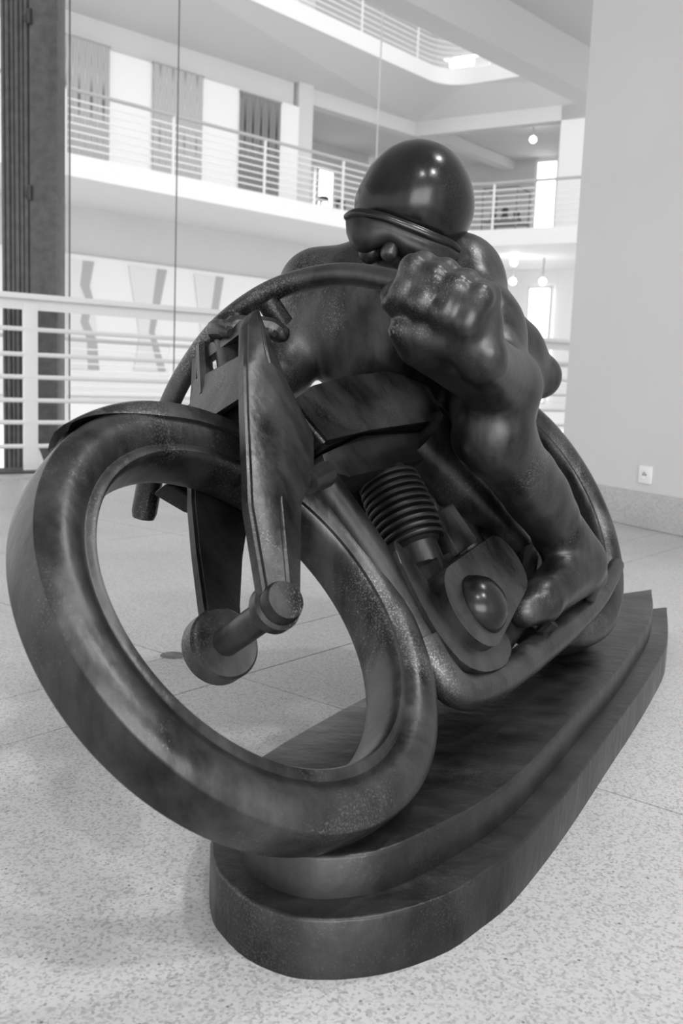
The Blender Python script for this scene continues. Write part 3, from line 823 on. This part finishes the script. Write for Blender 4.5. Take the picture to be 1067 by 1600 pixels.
# ------------------------------------------------------------------ rider (distance field -> one continuous surface)
class Field:
    def __init__(s, lo, hi, h):
        s.lo = np.array(lo); s.h = h
        s.n = np.ceil((np.array(hi) - s.lo) / h).astype(int) + 1
        s.f = np.full(s.n, .2, np.float32)
    def _sl(s, mn, mx):
        a = np.clip(np.floor((mn - s.lo) / s.h).astype(int), 0, s.n - 1); b = np.clip(np.ceil((mx - s.lo) / s.h).astype(int) + 1, 1, s.n)
        g = np.meshgrid(*[s.lo[i] + s.h * np.arange(a[i], b[i]) for i in range(3)], indexing='ij')
        return tuple(slice(a[i], b[i]) for i in range(3)), np.stack(g, -1)
    def _mix(s, sl, d, k, sub=False):
        o = s.f[sl]
        if sub: o, d = -o, d
        hh = np.clip(.5 + .5 * (o - d) / k, 0, 1)
        r = o * (1 - hh) + d * hh - k * hh * (1 - hh)
        s.f[sl] = -r if sub else r
    def cap(s, a, b, ra, rb=None, k=.02, sub=False):
        rb = ra if rb is None else rb; a = np.array(a, float); b = np.array(b, float); R = max(ra, rb) + .07
        sl, P = s._sl(np.minimum(a, b) - R, np.maximum(a, b) + R)
        if P.size == 0: return
        ab = b - a; t = np.clip(((P - a) @ ab) / max(ab @ ab, 1e-9), 0, 1)
        d = np.linalg.norm(P - a - t[..., None] * ab, axis=-1) - (ra + (rb - ra) * t)
        s._mix(sl, d, k, sub)
    def ell(s, c, axes, radii, k=.02, sub=False):
        c = np.array(c, float); R = max(radii) + .07; M = np.array([np.array(a, float) / np.linalg.norm(a) for a in axes])
        sl, P = s._sl(c - R, c + R)
        q = ((P - c) @ M.T) / np.array(radii); l = np.linalg.norm(q, axis=-1) + 1e-9
        l2 = np.linalg.norm(q / np.array(radii), axis=-1) + 1e-9
        s._mix(sl, l * (l - 1) / l2, k, sub)
    def plane_cut(s, p, n, k=.004):
        n = np.array(n, float); n /= np.linalg.norm(n)
        sl, P = s._sl(s.lo, s.lo + s.h * (s.n - 1))
        d = (P - np.array(p)) @ n       # keep d < 0
        o = s.f[sl]; hh = np.clip(.5 - .5 * (o - d) / k, 0, 1)
        s.f[sl] = o * (1 - hh) + d * hh + k * hh * (1 - hh)
    def mesh(s):
        f = s.f; n = s.n; sg = f < 0
        idx = -np.ones(tuple(n - 1), np.int64)
        c = np.zeros(tuple(n - 1), np.int8)
        for i in (0, 1):
            for j in (0, 1):
                for k in (0, 1):
                    c += sg[i:n[0] - 1 + i, j:n[1] - 1 + j, k:n[2] - 1 + k]
        act = np.argwhere((c > 0) & (c < 8)); m_ = len(act)
        idx[act[:, 0], act[:, 1], act[:, 2]] = np.arange(m_)
        acc = np.zeros((m_, 3)); cnt = np.zeros(m_)
        cor = [np.array((i, j, k)) for i in (0, 1) for j in (0, 1) for k in (0, 1)]
        val = lambda q: f[act[:, 0] + q[0], act[:, 1] + q[1], act[:, 2] + q[2]]
        for x in range(8):
            for y in range(x + 1, 8):
                if np.abs(cor[x] - cor[y]).sum() != 1: continue
                va, vb = val(cor[x]), val(cor[y]); ok = (va < 0) != (vb < 0)
                t = np.where(ok, va / np.where(ok, va - vb, 1), 0)
                acc += np.where(ok[:, None], cor[x] + t[:, None] * (cor[y] - cor[x]), 0); cnt += ok
        vt = s.lo + s.h * (act + acc / cnt[:, None])
        quads = []
        for ax_ in range(3):
            b_, c_ = (ax_ + 1) % 3, (ax_ + 2) % 3
            lo_ = [slice(1, n[q] - 1) for q in range(3)]; lo_[ax_] = slice(0, n[ax_] - 1)
            hi_ = list(lo_); hi_[ax_] = slice(1, n[ax_])
            A = sg[tuple(lo_)]; B = sg[tuple(hi_)]
            e = np.argwhere(A != B)
            if len(e) == 0: continue
            st = A[e[:, 0], e[:, 1], e[:, 2]]
            base = e.copy(); base[:, b_] += 1; base[:, c_] += 1
            def at(db, dc):
                q = base.copy(); q[:, b_] -= db; q[:, c_] -= dc
                return idx[q[:, 0], q[:, 1], q[:, 2]]
            qd = np.stack([at(1, 1), at(0, 1), at(0, 0), at(1, 0)], 1)
            qd[~st] = qd[~st][:, ::-1]
            quads.append(qd)
        return vt, np.concatenate(quads)
def field_obj(name, F_, mat, parent):
    vt, qd = F_.mesh()
    off = world_of(parent)
    me = bpy.data.meshes.new(name)
    me.from_pydata((vt - np.array(off)).tolist(), [], qd.tolist())
    me.materials.append(mat)
    me.polygons.foreach_set('use_smooth', [True] * len(me.polygons))
    o = bpy.data.objects.new(name, me); COL.objects.link(o); o.parent = parent
    sm = o.modifiers.new('soften', 'SMOOTH'); sm.factor = .5; sm.iterations = 2
    return o

def LA(u, d, w_): return np.array(L(u, d, w_))
F = Field((-.37, 1.26, .20), (.50, 2.22, .98), .0055)
shL, shR = (.182, 1.725, .795), (-.055, 1.860, .785)
F.cap(shL, shR, .074, .075, .03)
F.cap((.16, 1.93, .775), (.325, 2.045, .685), .095, .085, .04)
F.cap((.07, 1.83, .765), (.10, 1.93, .775), .115, .120, .05)
F.cap((.08, 1.94, .79), (.20, 2.0, .70), .105, .110, .05)
F.cap((.19, 1.99, .69), (.27, 2.04, .64), .110, .105, .05)
F.cap((.32, 2.05, .660), (.405, 2.075, .645), .085, .048, .03)
F.cap((.05, 1.83, .70), (.18, 1.96, .64), .105, .105, .05)
F.cap((-.03, 1.84, .74), (.03, 1.83, .66), .085, .085, .04)
F.cap((.10, 1.79, .82), (.10, 1.72, .88), .062, .055, .03)       # neck
# face: jaw, nose, cheeks, mouth
F.ell((.088, 1.690, .846), [(.96, .1, -.25), (-.1, 1, 0), (.25, 0, .96)], (.056, .060, .074), .015)
F.cap((.070, 1.612, .850), (.060, 1.598, .825), .010, .015, .01)
F.cap((.052, 1.618, .796), (.080, 1.614, .790), .009, .009, .01)
F.cap((.066, 1.632, .776), (.066, 1.632, .776), .022, .022, .015)
F.cap((.030, 1.635, .83), (.030, 1.635, .83), .020, .020, .015)
F.cap((.112, 1.630, .81), (.112, 1.630, .81), .020, .020, .015)
# left arm and gauntlet
elL = (.242, 1.515, .620)
F.cap(shL, (.216, 1.62, .708), .074, .062, .05)
F.cap((.216, 1.62, .708), elL, .062, .052, .05)
F.cap(elL, (.160, 1.375, .675), .050, .044, .02)
F.cap((.096, 1.352, .672), elL, .030, .044, .03)
F.cap((.188, 1.332, .650), elL, .030, .046, .03)
F.cap((.072, 1.338, .690), (.186, 1.314, .664), .019, .021, .018)   # rolled cuff
# left fist round the bar: palm, four gloved fingers, thumb
e = np.array((.86, -.33, -.38)); e /= np.linalg.norm(e)
upv = np.array((0, 0, 1.)); upv -= e * (upv @ e); upv /= np.linalg.norm(upv)
fwd = np.cross(e, upv); fwd = fwd if fwd[1] < 0 else -fwd
hc = np.array((.128, 1.338, .728))
F.cap(hc - e * .045 - fwd * .008 - upv * .005, hc + e * .050 - fwd * .008 - upv * .005, .037, .035, .012)
for q, (t, ln) in enumerate(((-.050, .96), (-.018, 1.05), (.016, 1.0), (.048, .88))):
    c = hc + e * t
    kn = c + upv * .036 * ln - fwd * .002; pj = c + upv * .026 + fwd * .034 * ln; dj = c - upv * .012 + fwd * .037 * ln; tp = c - upv * .030 + fwd * .020
    F.cap(c - fwd * .03 + upv * .015, kn, .018, .018, .010)
    F.cap(kn, pj, .018, .0175, .010); F.cap(pj, dj, .0172, .0165, .010); F.cap(dj, tp, .0162, .0145, .010)
F.cap(hc + e * .046 - upv * .018, (.180, 1.332, .672), .028, .026, .02)
th0 = hc - e * .050 - upv * .012 - fwd * .015
F.cap(th0, th0 - e * .022 + fwd * .012 - upv * .006, .020, .018, .008)
F.cap(th0 - e * .022 + fwd * .012 - upv * .006, th0 - e * .012 + fwd * .040 - upv * .016, .017, .014, .008)
# right arm and fist
F.cap(shR, (-.115, 1.80, .635), .070, .052, .03)
F.cap((-.115, 1.80, .635), (-.265, 1.60, .520), .050, .036, .02)
rh = np.array((-.298, 1.568, .505)); re_ = np.array((-.18, .06, -.96)); re_ /= np.linalg.norm(re_)
F.cap(rh - re_ * .035, rh + re_ * .035, .032, .030, .012)
for t in (-.042, -.014, .014, .040):
    c = rh + re_ * t
    F.cap(c + np.array((.0, .02, .0)), c + np.array((-.034, -.002, .004)), .014, .0145, .005)
    F.cap(c + np.array((-.034, -.002, .004)), c + np.array((-.020, -.032, .004)), .0145, .0135, .005)
    F.cap(c + np.array((-.020, -.032, .004)), c + np.array((.012, -.032, .004)), .0135, .012, .005)
F.cap(rh - re_ * .045, rh - re_ * .05 + np.array((.01, -.034, 0)), .016, .013, .006)
# left leg and boot
kn_ = (.230, 1.515, .545)
F.cap((.30, 2.0, .62), kn_, .098, .060, .03)
F.cap(kn_, (.328, 1.625, .440), .060, .048, .02)
F.cap((.300, 1.60, .475), (.360, 1.66, .405), .050, .044, .02)
F.cap((.328, 1.625, .440), (.408, 1.712, .338), .048, .040, .02)
F.cap((.380, 1.682, .372), (.428, 1.715, .318), .049, .048, .005)      # boot shaft
F.cap((.418, 1.710, .318), (.452, 1.735, .290), .044, .034, .015)     # heel
F.cap((.418, 1.700, .310), (.335, 1.575, .276), .046, .036, .02)
F.cap((.425, 1.715, .276), (.330, 1.575, .258), .030, .024, .015)
F.cap((.335, 1.575, .270), (.300, 1.535, .262), .035, .026, .012)
F.cap((.456, 1.738, .264), (.458, 1.738, .248), .020, .014, .006)
# right leg and boot
kR = LA(-.52, -.115, .13)
F.cap((.24, 2.06, .63), kR, .090, .058, .03)
F.cap(kR, LA(-.70, -.10, .0), .056, .046, .02)
F.cap(LA(-.70, -.10, .0), LA(-.79, -.09, -.09), .046, .038, .02)
F.cap(LA(-.79, -.09, -.10), LA(-.64, -.09, -.155), .038, .030, .015)
F.cap(LA(-.79, -.09, -.10), LA(-.82, -.09, -.15), .036, .028, .015)
F.cap(LA(-.64, -.09, -.155), LA(-.57, -.09, -.165), .030, .024, .015)
rider = field_obj('rider_figure', F, BR, SC)
rider['label'] = 'crouched bronze rider gripping the handlebar'

# helmet and goggles
H = Field((-.04, 1.54, .77), (.24, 1.84, 1.06), .0032)
hx = np.array((.955, 0, -.296)); hz = np.array((.296, 0, .955))
hcen = np.array((.104, 1.715, .925))
H.ell(hcen, [hx, (0, 1, 0), hz], (.096, .112, .102), .01)
H.cap(hcen + hx * .030 - hz * .005, hcen + hx * .040 - hz * .075, .066, .050, .03)
H.ell((.090, 1.682, .896), [hx, (0, 1, 0), hz], (.086, .066, .048), .03)
H.plane_cut(hcen - hz * .070, -hz + np.array((0, .30, 0)), .006)
helm = field_obj('helmet', H, BR_HELM, SC)
# drooping two-lobed goggle flap under a raised brim
VT = [V(p) for p in [(-0.012, 1.634, 0.881), (0.005, 1.616, 0.885), (0.027, 1.603, 0.881), (0.055, 1.598, 0.874), (0.091, 1.596, 0.862), (0.128, 1.602, 0.85), (0.157, 1.617, 0.843), (0.175, 1.634, 0.835)]]
VB = [V(p) for p in [(-0.01, 1.634, 0.861), (0.002, 1.616, 0.836), (0.023, 1.604, 0.826), (0.056, 1.6, 0.837), (0.085, 1.598, 0.819), (0.119, 1.604, 0.807), (0.155, 1.618, 0.804), (0.173, 1.634, 0.817)]]
vt_, vb_ = catmull(VT, 6), catmull(VB, 6)
bm = bmesh.new(); NJ = 6; fr, bk = [], []
for a_, b_ in zip(vt_, vb_):
    c1, c2_ = [], []
    for j in range(NJ + 1):
        t = j / NJ
        p = a_.lerp(b_, t) + V((0, -.010, 0)) * math.sin(PI * t) ** .7
        c1.append(bm.verts.new(p)); c2_.append(bm.verts.new(a_.lerp(b_, t) + V((0, .020, 0))))
    fr.append(c1); bk.append(c2_)
for i in range(len(fr) - 1):
    for j in range(NJ):
        bm.faces.new((fr[i][j], fr[i + 1][j], fr[i + 1][j + 1], fr[i][j + 1]))
        bm.faces.new((bk[i][j], bk[i][j + 1], bk[i + 1][j + 1], bk[i + 1][j]))
    bm.faces.new((fr[i][0], bk[i][0], bk[i + 1][0], fr[i + 1][0]))
    bm.faces.new((fr[i][NJ], fr[i + 1][NJ], bk[i + 1][NJ], bk[i][NJ]))
for i in (0, -1):
    for j in range(NJ):
        q = (fr[i][j], fr[i][j + 1], bk[i][j + 1], bk[i][j]); bm.faces.new(q if i == 0 else q[::-1])
bm_obj('goggles', bm, BR_DARK, SC, True, 60)
K_ = len(vt_)
bp2 = [p + V((0, .004, .003)) for p in vt_]
bm_obj('helmet_brim', tube(bp2, [.0045 + .0035 * math.sin(PI * k / (K_ - 1)) ** .5 for k in range(K_)], 10, aspect=1.2), BR_HELM, SC)
